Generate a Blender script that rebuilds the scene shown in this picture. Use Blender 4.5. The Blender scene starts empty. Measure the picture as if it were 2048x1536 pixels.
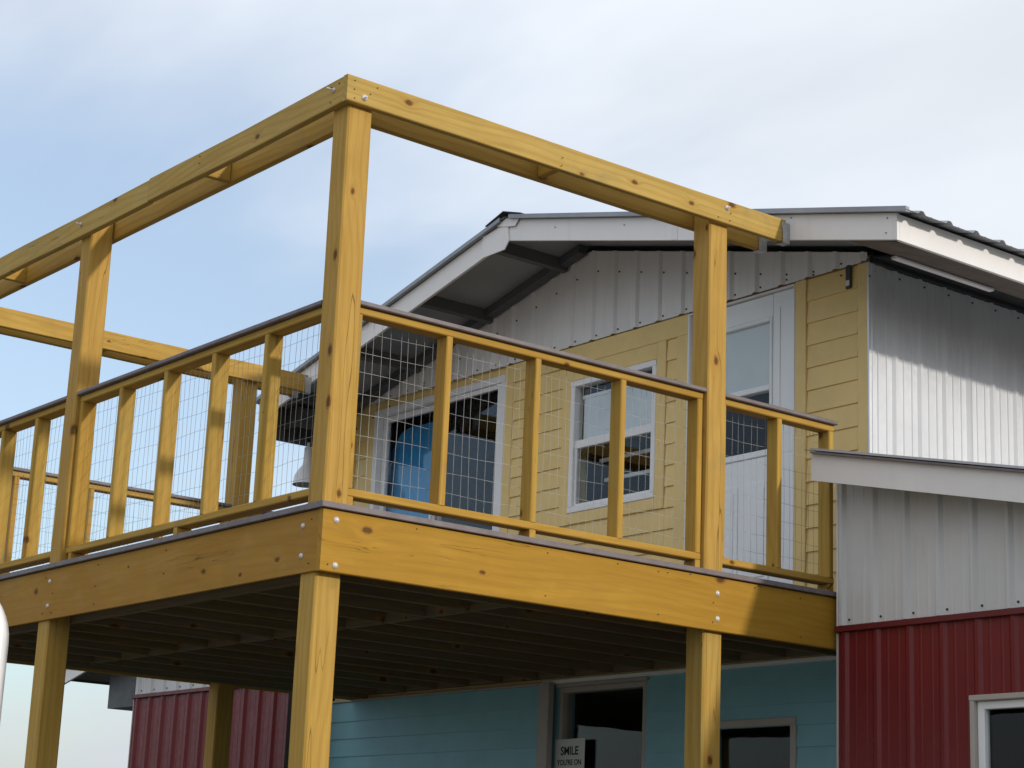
import bpy, math, random
from mathutils import Matrix, Vector
random.seed(7)
S = bpy.context.scene
C = S.collection

# ---------------------------------------------------------------- camera, sky, sun, exposure
cam = bpy.data.cameras.new('camera')
cam.sensor_width = 36.0
cam.lens = 36.0 * 3923.966 / 2048.0
cam.clip_start = 0.05
cam.clip_end = 3000.0
co = bpy.data.objects.new('camera', cam)
C.objects.link(co)
co.location = (7.54197, -4.75911, -1.69206)
co.rotation_euler = (1.82365074, -0.0405523797, 0.902411334)
S.camera = co
S.render.resolution_x, S.render.resolution_y = 1024, 768

SUN_DIR = Vector((1.0, 0.22, 0.345)).normalized()          # towards the sun
SUN_EL = math.asin(SUN_DIR.z)
SUN_AZ = math.atan2(SUN_DIR.x, SUN_DIR.y)

wd = bpy.data.worlds.new('World')
S.world = wd
wd.use_nodes = True
wn, wl = wd.node_tree.nodes, wd.node_tree.links
wn.clear()
def wnode(t, **kw):
    n = wn.new(t)
    for k, v in kw.items():
        setattr(n, k, v)
    return n
w_out = wnode('ShaderNodeOutputWorld')
w_bg = wnode('ShaderNodeBackground')
w_bg.inputs['Strength'].default_value = 0.15
w_sky = wnode('ShaderNodeTexSky', sky_type='NISHITA')
w_sky.sun_disc = False
w_sky.sun_elevation = SUN_EL
w_sky.sun_rotation = SUN_AZ
w_sky.dust_density = 2.0
w_sky.air_density = 1.0
w_sky.ozone_density = 1.6
w_tc = wnode('ShaderNodeTexCoord')
w_sep = wnode('ShaderNodeSeparateXYZ')
wl.new(w_tc.outputs['Generated'], w_sep.inputs[0])
def wmath(op, a, b=None, c=None, clamp=False):
    n = wnode('ShaderNodeMath', operation=op)
    n.use_clamp = clamp
    for i, v in enumerate((a, b, c)):
        if v is None:
            continue
        if isinstance(v, (int, float)):
            n.inputs[i].default_value = v
        else:
            wl.new(v, n.inputs[i])
    return n.outputs[0]
zz = wmath('ADD', wmath('MAXIMUM', w_sep.outputs[2], 0.0), 0.22)
cu = wmath('DIVIDE', w_sep.outputs[0], zz)
cv = wmath('DIVIDE', w_sep.outputs[1], zz)
w_cmb = wnode('ShaderNodeCombineXYZ')
wl.new(cu, w_cmb.inputs[0]); wl.new(cv, w_cmb.inputs[1])
w_map = wnode('ShaderNodeMapping')
w_map.inputs['Location'].default_value = (2.3, 0.9, 0.0)
w_map.inputs['Rotation'].default_value = (0, 0, math.radians(28))
w_map.inputs['Scale'].default_value = (0.55, 1.0, 1.0)
wl.new(w_cmb.outputs[0], w_map.inputs[0])
def wnoise(scale, detail, rough, dist=0.0, w=0.0):
    n = wnode('ShaderNodeTexNoise', noise_dimensions='4D')
    n.inputs['Scale'].default_value = scale
    n.inputs['Detail'].default_value = detail
    n.inputs['Roughness'].default_value = rough
    n.inputs['Distortion'].default_value = dist
    n.inputs['W'].default_value = w
    wl.new(w_map.outputs[0], n.inputs['Vector'])
    return n.outputs['Fac']
n_big = wnoise(0.62, 6, 0.55, 0.30, 1.3)
n_small = wnoise(2.3, 5, 0.55, 0.3, 4.1)
n_dark = wnoise(1.1, 5, 0.5, 0.2, 8.7)
w_den = wnode('ShaderNodeMapRange', interpolation_type='SMOOTHSTEP')
w_den.inputs['From Min'].default_value = 0.29
w_den.inputs['From Max'].default_value = 0.63
w_den.inputs['To Min'].default_value = 0.22
w_den.inputs['To Max'].default_value = 0.97
# thin high cloud: thicker towards the sun's side of the sky
sunside = wmath('MULTIPLY_ADD', w_sep.outputs[0], SUN_DIR.x, wmath('MULTIPLY', w_sep.outputs[1], SUN_DIR.y))
veil = wmath('MULTIPLY_ADD', sunside, 0.95, 0.55)
# haze near the horizon
low = wmath('MULTIPLY', wmath('SUBTRACT', 0.14, w_sep.outputs[2], clamp=True), 2.2)
den = wmath('ADD', wmath('ADD', n_big, wmath('MULTIPLY', wmath('SUBTRACT', n_small, 0.5), 0.42)), wmath('ADD', low, wmath('MINIMUM', veil, 0.25)))
wl.new(den, w_den.inputs['Value'])
w_cc = wnode('ShaderNodeMix', data_type='RGBA')
w_cc.inputs[6].default_value = (3.1, 3.28, 3.55, 1)
w_cc.inputs[7].default_value = (4.95, 5.2, 5.55, 1)
w_dk = wnode('ShaderNodeMapRange')
w_dk.inputs['From Min'].default_value = 0.35
w_dk.inputs['From Max'].default_value = 0.52
w_dk.inputs['To Min'].default_value = 0.55
wl.new(n_dark, w_dk.inputs['Value'])
w_lo = wnode('ShaderNodeMapRange', interpolation_type='SMOOTHSTEP')
w_lo.inputs['From Min'].default_value = 0.02
w_lo.inputs['From Max'].default_value = 0.24
w_lo.inputs['To Min'].default_value = 0.15
wl.new(w_sep.outputs[2], w_lo.inputs['Value'])
wl.new(wmath('MULTIPLY', w_dk.outputs[0], w_lo.outputs[0]), w_cc.inputs[0])
w_mix = wnode('ShaderNodeMix', data_type='RGBA')
wl.new(w_den.outputs[0], w_mix.inputs[0])
wl.new(w_sky.outputs[0], w_mix.inputs[6])
wl.new(w_cc.outputs[2], w_mix.inputs[7])
wl.new(w_mix.outputs[2], w_bg.inputs['Color'])
wl.new(w_bg.outputs[0], w_out.inputs['Surface'])

sl = bpy.data.lights.new('sun', 'SUN')
sl.energy = 2.0
sl.angle = math.radians(2.2)
sl.color = (1.0, 0.93, 0.83)
so = bpy.data.objects.new('sun', sl)
C.objects.link(so)
so.rotation_euler = SUN_DIR.to_track_quat('Z', 'Y').to_euler()
so.location = (20, 6, 12)

S.view_settings.view_transform = 'Standard'
S.view_settings.look = 'None'
S.view_settings.gamma = 1.0
S.view_settings.exposure = 0.36
try:
    S.view_settings.use_curve_mapping = False
except Exception:
    pass
GZ = -3.292                                                    # ground level (deck boards' top is z = 0)

# ---------------------------------------------------------------- materials
class NT:
    def __init__(s, name):
        s.m = bpy.data.materials.new(name)
        s.m.use_nodes = True
        s.t = s.m.node_tree
        s.b = s.t.nodes['Principled BSDF']
        s.out = s.t.nodes['Material Output']
    def n(s, ty, **kw):
        n = s.t.nodes.new(ty)
        for k, v in kw.items():
            setattr(n, k, v)
        return n
    def set(s, sock, v):
        if isinstance(v, bpy.types.NodeSocket):
            s.t.links.new(v, sock)
        else:
            sock.default_value = v
    def math(s, op, a, b=None, c=None, clamp=False):
        n = s.n('ShaderNodeMath', operation=op)
        n.use_clamp = clamp
        for i, v in enumerate((a, b, c)):
            if v is not None:
                s.set(n.inputs[i], v)
        return n.outputs[0]
    def comb(s, x, y, z):
        n = s.n('ShaderNodeCombineXYZ')
        for i, v in enumerate((x, y, z)):
            s.set(n.inputs[i], v)
        return n.outputs[0]
    def noise(s, vec, scale=1.0, detail=4, rough=0.5, dist=0.0):
        n = s.n('ShaderNodeTexNoise')
        n.inputs['Scale'].default_value = scale
        n.inputs['Detail'].default_value = detail
        n.inputs['Roughness'].default_value = rough
        n.inputs['Distortion'].default_value = dist
        s.set(n.inputs['Vector'], vec)
        return n.outputs['Fac']
    def ramp(s, v, a, b, ta=0.0, tb=1.0, smooth=True):
        n = s.n('ShaderNodeMapRange')
        if smooth:
            n.interpolation_type = 'SMOOTHSTEP'
        s.set(n.inputs['Value'], v)
        n.inputs['From Min'].default_value = a
        n.inputs['From Max'].default_value = b
        n.inputs['To Min'].default_value = ta
        n.inputs['To Max'].default_value = tb
        return n.outputs[0]
    def mix(s, f, a, b, blend='MIX'):
        n = s.n('ShaderNodeMix', data_type='RGBA', blend_type=blend)
        s.set(n.inputs[0], f)
        for i, v in ((6, a), (7, b)):
            if isinstance(v, tuple) and len(v) == 3:
                v = v + (1,)
            s.set(n.inputs[i], v)
        return n.outputs[2]
    def obj_vec(s):
        tc = s.n('ShaderNodeTexCoord')
        oi = s.n('ShaderNodeObjectInfo')
        r = oi.outputs['Random']
        va = s.n('ShaderNodeVectorMath', operation='ADD')
        s.t.links.new(tc.outputs['Object'], va.inputs[0])
        s.t.links.new(s.comb(s.math('MULTIPLY', r, 37.3), s.math('MULTIPLY', r, 11.7), s.math('MULTIPLY', r, 23.9)), va.inputs[1])
        sp = s.n('ShaderNodeSeparateXYZ')
        s.t.links.new(va.outputs[0], sp.inputs[0])
        return va.outputs[0], sp.outputs[0], sp.outputs[1], sp.outputs[2], r
    def bump(s, h, strength=0.3, dist=0.002):
        n = s.n('ShaderNodeBump')
        n.inputs['Strength'].default_value = strength
        n.inputs['Distance'].default_value = dist
        s.set(n.inputs['Height'], h)
        s.t.links.new(n.outputs[0], s.b.inputs['Normal'])
    def fin(s, col=None, rough=None, metal=None, spec=None):
        if col is not None:
            if isinstance(col, tuple) and len(col) == 3:
                col = col + (1,)
            s.set(s.b.inputs['Base Color'], col)
        if rough is not None:
            s.set(s.b.inputs['Roughness'], rough)
        if metal is not None:
            s.set(s.b.inputs['Metallic'], metal)
        if spec is not None:
            s.set(s.b.inputs['Specular IOR Level'], spec)
        return s.m

def mat_wood(name, ca, cb, cc, crack=(0.9, 17.0, 0.60, 0.005), knots=0.56, ksize=(0.06, 0.03)):
    t = NT(name)
    vec, x, y, z, r = t.obj_vec()
    v = t.math('ADD', y, t.math('MULTIPLY', z, 0.93))
    # knots, and the grain that flows round them
    vo = t.n('ShaderNodeTexVoronoi', voronoi_dimensions='2D', feature='F1')
    vo.inputs['Scale'].default_value = 1.0
    vo.inputs['Randomness'].default_value = 0.95
    t.set(vo.inputs['Vector'], t.comb(t.math('MULTIPLY', x, 2.7), t.math('MULTIPLY', v, 4.6), 0.0))
    d = vo.outputs['Distance']
    csep = t.n('ShaderNodeSeparateColor')
    t.t.links.new(vo.outputs['Color'], csep.inputs[0])
    has = t.math('GREATER_THAN', csep.outputs[0], knots)
    size = t.math('MULTIPLY_ADD', csep.outputs[1], ksize[0], ksize[1])
    wob = t.noise(vec, 55.0, 2, 0.5)
    dd = t.math('ADD', t.math('DIVIDE', d, size), t.math('MULTIPLY', t.math('SUBTRACT', wob, 0.5), 0.7))
    core = t.math('MULTIPLY', t.ramp(dd, 0.72, 1.0, 1.0, 0.0), has)
    ringk = t.math('MULTIPLY', t.math('MULTIPLY', t.ramp(dd, 0.85, 1.05, 0.0, 1.0), t.ramp(dd, 1.05, 1.35, 1.0, 0.0)), has)
    halo = t.math('MULTIPLY', t.ramp(dd, 1.0, 3.6, 1.0, 0.0), has)
    vb = t.math('ADD', v, t.math('MULTIPLY', halo, 0.018))
    big = t.noise(t.comb(t.math('MULTIPLY', x, 1.1), t.math('MULTIPLY', vb, 3.2), 0.0), 1.0, 4, 0.55, 0.3)
    blot = t.noise(t.comb(t.math('MULTIPLY', x, 5.0), t.math('MULTIPLY', vb, 9.0), 4.0), 1.0, 4, 0.6, 0.4)
    warp = t.noise(t.comb(t.math('MULTIPLY', x, 0.55), t.math('MULTIPLY', vb, 2.0), 3.0), 1.0, 2, 0.5)
    wv = t.math('ADD', t.math('MULTIPLY', vb, 150.0), t.math('MULTIPLY', warp, 46.0))
    ring = t.math('MULTIPLY_ADD', t.math('SINE', wv), 0.5, 0.5)
    ring = t.math('POWER', ring, 2.2)
    fib = t.noise(t.comb(t.math('MULTIPLY', x, 3.0), t.math('MULTIPLY', vb, 210.0), 1.0), 1.0, 3, 0.6)
    base = t.mix(t.ramp(big, 0.33, 0.68), ca, cb)
    base = t.mix(t.math('MULTIPLY', t.ramp(r, 0.2, 1.0, 0.0, 0.75), t.ramp(blot, 0.35, 0.7)), base, cc)
    # board-to-board variety: some boards warmer, some paler, and long soft streaks of light and dark
    v1 = t.math('FRACT', t.math('MULTIPLY', r, 7.131))
    v2 = t.math('FRACT', t.math('MULTIPLY', r, 13.77))
    base = t.mix(t.math('MULTIPLY', v1, 0.62), base, tuple(q * w for q, w in zip(ca, (0.92, 0.72, 0.55))))
    base = t.mix(t.math('MULTIPLY', v2, 0.50), base, tuple(min(1, q * w) for q, w in zip(ca, (1.06, 1.18, 1.9))))
    st = t.noise(t.comb(t.math('MULTIPLY', x, 0.8), t.math('MULTIPLY', vb, 26.0), 2.0), 1.0, 4, 0.6, 0.2)
    base = t.mix(t.ramp(st, 0.30, 0.72, 0.0, 0.42), base, tuple(q * w for q, w in zip(ca, (0.66, 0.58, 0.5))))
    st2 = t.noise(t.comb(t.math('MULTIPLY', x, 2.4), t.math('MULTIPLY', vb, 7.0), 5.0), 1.0, 4, 0.6, 0.5)
    base = t.mix(t.ramp(st2, 0.45, 0.75, 0.0, 0.5), base, tuple(min(1, q * w) for q, w in zip(ca, (1.12, 1.1, 1.25))))
    base = t.mix(t.math('MULTIPLY', ring, 0.30), base, (0.30, 0.155, 0.024))
    base = t.mix(t.math('MULTIPLY', t.ramp(fib, 0.35, 0.75), 0.34), base, (0.27, 0.15, 0.03))
    base = t.mix(t.math('MULTIPLY', halo, 0.30), base, (0.36, 0.17, 0.022))
    base = t.mix(t.math('MULTIPLY', ringk, 0.65), base, (0.16, 0.07, 0.015))
    base = t.mix(t.math('MULTIPLY', core, 0.9), base, (0.085, 0.036, 0.009))
    # drying checks
    ck = t.noise(t.comb(t.math('MULTIPLY', x, crack[0]), t.math('MULTIPLY', v, crack[1]), 9.0), 1.0, 3, 0.55)
    ckm = t.ramp(t.noise(t.comb(t.math('MULTIPLY', x, 0.8), t.math('MULTIPLY', v, 3.0), 6.0), 1.0, 2, 0.5), crack[2], crack[2] + 0.08)
    crack_ = t.math('MULTIPLY', t.ramp(t.math('ABSOLUTE', t.math('SUBTRACT', ck, 0.5)), 0.0, crack[3], 1.0, 0.0), ckm)
    base = t.mix(t.math('MULTIPLY', crack_, 0.75), base, (0.11, 0.055, 0.015))
    # mill stamps, scuffs and grey-green weathering
    sm = t.noise(vec, 1.7, 5, 0.62, 0.6)
    base = t.mix(t.math('MULTIPLY', t.ramp(sm, 0.58, 0.78), 0.50), base, (0.20, 0.175, 0.085))
    h = t.math('SUBTRACT', t.math('ADD', t.math('MULTIPLY', fib, 0.5), t.math('MULTIPLY', ring, 0.35)), t.math('MULTIPLY', crack_, 2.0))
    t.bump(h, 0.5, 0.002)
    return t.fin(base, t.ramp(blot, 0.3, 0.7, 0.58, 0.76), 0.0, 0.16)

def mat_paint(name, col, rough=0.45, var=0.10, dirt=0.0, metal=0.0, spec=0.4, bump=0.0, scale=2.0):
    t = NT(name)
    vec, x, y, z, r = t.obj_vec()
    a = t.noise(vec, scale, 5, 0.6, 0.3)
    f = t.ramp(a, 0.3, 0.7, 0.0, 1.0)
    dk = tuple(c * (1 - var) for c in col)
    base = t.mix(f, dk, col)
    rv = t.math('MULTIPLY', t.math('SUBTRACT', r, 0.5), var * 0.8)
    base = t.mix(t.math('ABSOLUTE', rv), base, tuple(c * 0.4 for c in col))
    if dirt:
        # rain streaks and dust, running down the sheet
        s2 = t.noise(t.comb(t.math('MULTIPLY', x, 11.0), t.math('MULTIPLY', y, 11.0), t.math('MULTIPLY', z, 1.3)), 1.0, 5, 0.62, 0.2)
        base = t.mix(t.math('MULTIPLY', t.ramp(s2, 0.5, 0.8), dirt), base, (0.23, 0.21, 0.18))
    b = t.noise(vec, 26.0, 3, 0.6)
    if bump:
        t.bump(t.math('ADD', a, t.math('MULTIPLY', b, 0.3)), bump, 0.004)
    return t.fin(base, t.ramp(b, 0.3, 0.7, rough - 0.06, rough + 0.08), metal, spec)

def mat_glass(name, refl=0.12):
    t = NT(name)
    tr = t.n('ShaderNodeBsdfTransparent')
    tr.inputs[0].default_value = (0.93, 0.95, 0.95, 1)
    gl = t.n('ShaderNodeBsdfGlossy')
    gl.inputs['Roughness'].default_value = 0.012
    gl.inputs['Color'].default_value = (0.95, 0.97, 1.0, 1)
    lw = t.n('ShaderNodeLayerWeight')
    lw.inputs['Blend'].default_value = 0.5
    f = t.math('MULTIPLY_ADD', t.math('POWER', lw.outputs['Facing'], 4.0), 0.85, refl, clamp=True)
    tc = t.n('ShaderNodeTexCoord')
    bp = t.n('ShaderNodeBump')
    bp.inputs['Strength'].default_value = 0.06
    bp.inputs['Distance'].default_value = 0.01
    t.t.links.new(t.noise(tc.outputs['Object'], 3.0, 1, 0.4), bp.inputs['Height'])
    t.t.links.new(bp.outputs[0], gl.inputs['Normal'])
    mx = t.n('ShaderNodeMixShader')
    t.t.links.new(f, mx.inputs[0])
    t.t.links.new(tr.outputs[0], mx.inputs[1])
    t.t.links.new(gl.outputs[0], mx.inputs[2])
    t.t.links.new(mx.outputs[0], t.out.inputs['Surface'])
    return t.m

def mat_ground():
    t = NT('gravel_ground')
    tc = t.n('ShaderNodeTexCoord')
    a = t.noise(tc.outputs['Object'], 0.35, 5, 0.6)
    b = t.noise(tc.outputs['Object'], 30.0, 4, 0.6)
    base = t.mix(t.ramp(a, 0.42, 0.58), (0.085, 0.075, 0.06), (0.04, 0.055, 0.02))
    base = t.mix(t.math('MULTIPLY', t.ramp(b, 0.3, 0.7), 0.5), base, (0.11, 0.10, 0.085))
    t.bump(b, 0.6, 0.03)
    return t.fin(base, 0.9, 0.0, 0.2)

M = {}
M['wood'] = mat_wood('stained_pine', (0.46, 0.29, 0.050), (0.43, 0.255, 0.040), (0.40, 0.29, 0.085))
M['rim'] = mat_wood('stained_pine_rim', (0.42, 0.252, 0.026), (0.375, 0.205, 0.020), (0.35, 0.225, 0.036), (0.5, 12.0, 0.57, 0.004), 0.66, (0.05, 0.05))
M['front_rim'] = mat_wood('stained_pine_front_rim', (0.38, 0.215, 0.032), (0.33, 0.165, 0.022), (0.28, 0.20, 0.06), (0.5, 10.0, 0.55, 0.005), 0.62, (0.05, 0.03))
M['post'] = mat_wood('stained_pine_post', (0.47, 0.30, 0.060), (0.43, 0.26, 0.042), (0.40, 0.30, 0.10), (0.30, 5.5, 0.47, 0.0045), 0.58, (0.05, 0.04))
M['beam'] = mat_wood('stained_pine_beam', (0.47, 0.315, 0.070), (0.43, 0.28, 0.055), (0.38, 0.30, 0.115))
M['under'] = mat_wood('shaded_framing_lumber', (0.15, 0.135, 0.085), (0.13, 0.115, 0.075), (0.11, 0.11, 0.075))  # joist lumber darkened, the shade below the deck put into its colour
M['cap'] = mat_paint('grey_composite', (0.185, 0.155, 0.16), 0.55, 0.25, bump=0.2, scale=9)
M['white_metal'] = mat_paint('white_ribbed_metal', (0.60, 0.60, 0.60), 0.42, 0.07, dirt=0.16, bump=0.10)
M['fascia'] = mat_paint('white_fascia_metal', (0.76, 0.74, 0.73), 0.40, 0.06, dirt=0.10, bump=0.12)
M['gable_metal_lit'] = mat_paint('white_gable_metal_lit', (0.76, 0.755, 0.75), 0.42, 0.06, dirt=0.12, bump=0.10)  # the wings' white metal again, with light put into the colour under the overhang
M['red_metal'] = mat_paint('red_ribbed_metal', (0.15, 0.009, 0.011), 0.42, 0.12, dirt=0.03, bump=0.10)
M['red_trim'] = mat_paint('red_trim_metal', (0.13, 0.014, 0.018), 0.4, 0.12)
M['galv'] = mat_paint('galvanised_metal', (0.68, 0.69, 0.71), 0.36, 0.10, dirt=0.10, metal=0.35, scale=1.2)
M['roof'] = mat_paint('galvanised_roofing', (0.33, 0.34, 0.36), 0.45, 0.18, dirt=0.10, metal=0.35)
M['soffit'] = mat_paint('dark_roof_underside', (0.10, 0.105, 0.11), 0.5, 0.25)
M['deckmetal'] = mat_paint('grey_metal_underside', (0.30, 0.31, 0.32), 0.45, 0.15, metal=0.2)
M['ply'] = mat_paint('weathered_plywood', (0.17, 0.13, 0.105), 0.75, 0.35, scale=5)
M['eave_shade'] = mat_paint('eave_shade_black', (0.018, 0.019, 0.021), 0.8, 0.2)  # near-black: deep shade under the eaves put into the colour
M['yellow'] = mat_paint('yellow_siding_paint', (0.80, 0.60, 0.25), 0.55, 0.09, dirt=0.11, bump=0.10, scale=3)
M['teal'] = mat_paint('teal_siding_paint', (0.23, 0.47, 0.54), 0.5, 0.10, dirt=0.05, bump=0.10, scale=3)
M['vinyl'] = mat_paint('white_vinyl', (0.78, 0.79, 0.80), 0.35, 0.04)
M['door'] = mat_paint('white_door_paint', (0.84, 0.88, 0.91), 0.38, 0.04)
M['beige'] = mat_paint('beige_trim', (0.42, 0.38, 0.34), 0.55, 0.12, dirt=0.1)
M['blind'] = mat_paint('grey_window_blind', (0.80, 0.84, 0.88), 0.7, 0.12)
M['blue'] = mat_paint('blue_fabric', (0.05, 0.34, 0.70), 0.6, 0.12, bump=0.25)
M['room'] = mat_paint('dim_room_wall', (0.10, 0.10, 0.10), 0.8, 0.1)
M['metal'] = mat_paint('zinc_hardware', (0.66, 0.60, 0.58), 0.45, 0.15, metal=0.25)
M['rust'] = mat_paint('dark_screw', (0.05, 0.045, 0.04), 0.5, 0.2)
M['wire'] = mat_paint('galvanised_wire', (0.27, 0.265, 0.26), 0.5, 0.15, metal=0.3)
M['tape'] = mat_paint('flashing_tape', (0.52, 0.53, 0.54), 0.45, 0.3, metal=0.3, bump=0.4, scale=14)
M['alu'] = mat_paint('white_aluminium', (0.72, 0.71, 0.71), 0.35, 0.06, metal=0.15)
M['paper'] = mat_paint('paper_sign', (0.62, 0.64, 0.62), 0.7, 0.06)
M['ink'] = mat_paint('black_print', (0.012, 0.012, 0.013), 0.6, 0.05)
M['osb'] = mat_paint('brown_sheathing', (0.33, 0.19, 0.095), 0.75, 0.25, scale=7)
M['glass'] = mat_glass('window_glass', 0.012)

# ---------------------------------------------------------------- builders
WM = {}
def setup(o, mat, parent, world):
    if mat is not None:
        o.data.materials.append(mat) if not o.data.materials else None
    C.objects.link(o)
    if parent is not None:
        o.parent = parent
        o.matrix_parent_inverse = WM[parent.name].inverted()
    o.matrix_basis = world
    WM[o.name] = world.copy()
    return o
def thing(name, label, cat, loc, group=None):
    o = bpy.data.objects.new(name, None)
    o.empty_display_size = 0.3
    C.objects.link(o)
    o.location = loc
    WM[o.name] = Matrix.Translation(loc)
    o['label'] = label
    o['category'] = cat
    if group:
        o['group'] = group
    return o
def mesh(name, verts, faces, mat, parent, world=None, center=True):
    me = bpy.data.meshes.new(name)
    if world is None:
        if center:
            lo = [min(v[i] for v in verts) for i in range(3)]
            hi = [max(v[i] for v in verts) for i in range(3)]
            c = Vector([(a + b) / 2 for a, b in zip(lo, hi)])
        else:
            c = Vector((0, 0, 0))
        verts = [tuple(Vector(v) - c) for v in verts]
        world = Matrix.Translation(c)
    me.from_pydata(verts, [], faces)
    me.update()
    o = bpy.data.objects.new(name, me)
    return setup(o, mat, parent, world)

_cache = {}
def lumber_mesh(name, L, w, t, mat, cham, wig):
    key = (round(L, 4), round(w, 4), round(t, 4), mat.name, cham, wig)
    if key in _cache:
        return _cache[key]
    c = min(cham, t * 0.2, w * 0.2)
    hw, ht = w / 2, t / 2
    sec = [(-hw + c, -ht), (hw - c, -ht), (hw, -ht + c), (hw, ht - c), (hw - c, ht), (-hw + c, ht), (-hw, ht - c), (-hw, -ht + c)]
    n = 1 if (L < 1.2 or not wig) else max(2, int(L / 0.7))
    vs, fs = [], []
    p1, p2 = random.uniform(0, 6), random.uniform(0, 6)
    for i in range(n + 1):
        u = i / n
        x = -L / 2 + L * u
        k = 4 * u * (1 - u)
        dy = wig * k * (math.sin(u * 4.1 + p1) + random.uniform(-.3, .3))
        dz = wig * k * (math.sin(u * 3.3 + p2) + random.uniform(-.3, .3))
        for (a, b) in sec:
            vs.append((x, a + dy, b + dz))
    for i in range(n):
        for j in range(8):
            a, b = i * 8 + j, i * 8 + (j + 1) % 8
            fs.append((a, b, b + 8, a + 8))
    fs.append(tuple(range(7, -1, -1)))
    fs.append(tuple(n * 8 + j for j in range(8)))
    me = bpy.data.meshes.new(name)
    me.from_pydata(vs, [], fs)
    me.update()
    me.materials.append(mat)
    _cache[key] = me
    return me
def bx(name, x0, x1, y0, y1, z0, z1, mat, parent, cham=0.004, wig=0.0, twist=0.0, axis=None):
    """one board: axis-aligned, local X along its length, Y across its width, Z through its thickness"""
    d = [abs(x1 - x0), abs(y1 - y0), abs(z1 - z0)]
    c = Vector(((x0 + x1) / 2, (y0 + y1) / 2, (z0 + z1) / 2))
    a = axis if axis is not None else d.index(max(d))
    rest = [i for i in range(3) if i != a]
    w, t = (rest if d[rest[0]] >= d[rest[1]] else rest[::-1])
    E = [Vector((1, 0, 0)), Vector((0, 1, 0)), Vector((0, 0, 1))]
    ex, ey = E[a], E[w]
    ez = ex.cross(ey)
    R = Matrix((ex, ey, ez)).transposed().to_4x4()
    me = lumber_mesh(name, d[a], d[w], d[t], mat, cham, wig)
    o = bpy.data.objects.new(name, me)
    world = Matrix.Translation(c) @ R
    if twist:
        world = world @ Matrix.Rotation(math.radians(twist), 4, 'X')
    return setup(o, None, parent, world)
def prism(name, pts, y0, y1, mat, parent, plane='XZ'):
    """closed outline extruded along the missing axis"""
    n = len(pts)
    if plane == 'XZ':
        f = lambda p, q: (p[0], q, p[1])
    elif plane == 'YZ':
        f = lambda p, q: (q, p[0], p[1])
    else:
        f = lambda p, q: (p[0], p[1], q)
    vs = [f(p, y0) for p in pts] + [f(p, y1) for p in pts]
    fs = [tuple(range(n)), tuple(range(2 * n - 1, n - 1, -1))]
    fs += [(i, n + i, n + (i + 1) % n, (i + 1) % n) for i in range(n)]
    o = mesh(name, vs, fs, mat, parent)
    import bmesh
    b = bmesh.new(); b.from_mesh(o.data); bmesh.ops.recalc_face_normals(b, faces=b.faces); b.to_mesh(o.data); b.free()
    return o
def tube(name, pts, r, mat, parent, n=8, caps=True):
    vs, fs = [], []
    P = [Vector(p) for p in pts]
    rs = r if isinstance(r, (list, tuple)) else [r] * len(P)
    up = None
    for i, p in enumerate(P):
        d = (P[min(i + 1, len(P) - 1)] - P[max(i - 1, 0)]).normalized()
        if up is None:
            up = Vector((0, 0, 1)) if abs(d.z) < .9 else Vector((1, 0, 0))
        a = d.cross(up).normalized(); b = a.cross(d).normalized(); up = b
        for k in range(n):
            t = 2 * math.pi * k / n
            vs.append(tuple(p + (a * math.cos(t) + b * math.sin(t)) * rs[i]))
    for i in range(len(P) - 1):
        for k in range(n):
            fs.append((i * n + k, i * n + (k + 1) % n, (i + 1) * n + (k + 1) % n, (i + 1) * n + k))
    if caps:
        fs.append(tuple(range(n - 1, -1, -1)))
        fs.append(tuple((len(P) - 1) * n + k for k in range(n)))
    return mesh(name, vs, fs, mat, parent)
def smooth(o):
    for p in o.data.polygons:
        p.use_smooth = True
    return o
def tag(o, label=None, kind=None, group=None):
    if label: o['label'] = label
    if kind: o['kind'] = kind
    if group: o['group'] = group
    return o

RIB = 0.2286
def rib_profile(u0, u1, start, h=0.019, minor=0.0018, pitch=RIB):
    """points (u, height) of a ribbed metal sheet between u0 and u1, ribs at start + k*pitch"""
    pts = [(u0, 0.0)]
    k0 = int(math.floor((u0 - start) / pitch)) - 1
    k1 = int(math.ceil((u1 - start) / pitch)) + 1
    cand = []
    for k in range(k0, k1 + 1):
        c = start + k * pitch
        cand += [(c - 0.030, 0.0), (c - 0.011, h), (c + 0.011, h), (c + 0.030, 0.0)]
        for mm in (1 / 3, 2 / 3):
            q = c + pitch * mm
            cand += [(q - 0.010, 0.0), (q - 0.004, minor), (q + 0.004, minor), (q + 0.010, 0.0)]
    pts += [p for p in cand if u0 + 0.002 < p[0] < u1 - 0.002]
    pts.append((u1, 0.0))
    return pts
def sheet(name, u0, u1, start, zb, zt, frame, mat, parent, **kw):
    """ribbed sheet; frame(u, z, h) -> world point; zb/zt give the lower and upper edge at u"""
    pr = rib_profile(u0, u1, start, **kw)
    vs, fs = [], []
    for (u, h) in pr:
        vs.append(frame(u, zb(u), h)); vs.append(frame(u, zt(u), h))
    n = len(pr)
    for i in range(n - 1):
        fs.append((2 * i, 2 * i + 2, 2 * i + 3, 2 * i + 1))
    # thin return along the raw edges so that the sheet has thickness
    off = len(vs)
    for (u, h) in pr:
        vs.append(frame(u, zb(u), h - 0.0015)); vs.append(frame(u, zt(u), h - 0.0015))
    for i in range(n - 1):
        fs.append((2 * i, off + 2 * i, off + 2 * i + 2, 2 * i + 2))
        fs.append((2 * i + 1, 2 * i + 3, off + 2 * i + 3, off + 2 * i + 1))
    return mesh(name, vs, fs, mat, parent)
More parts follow.
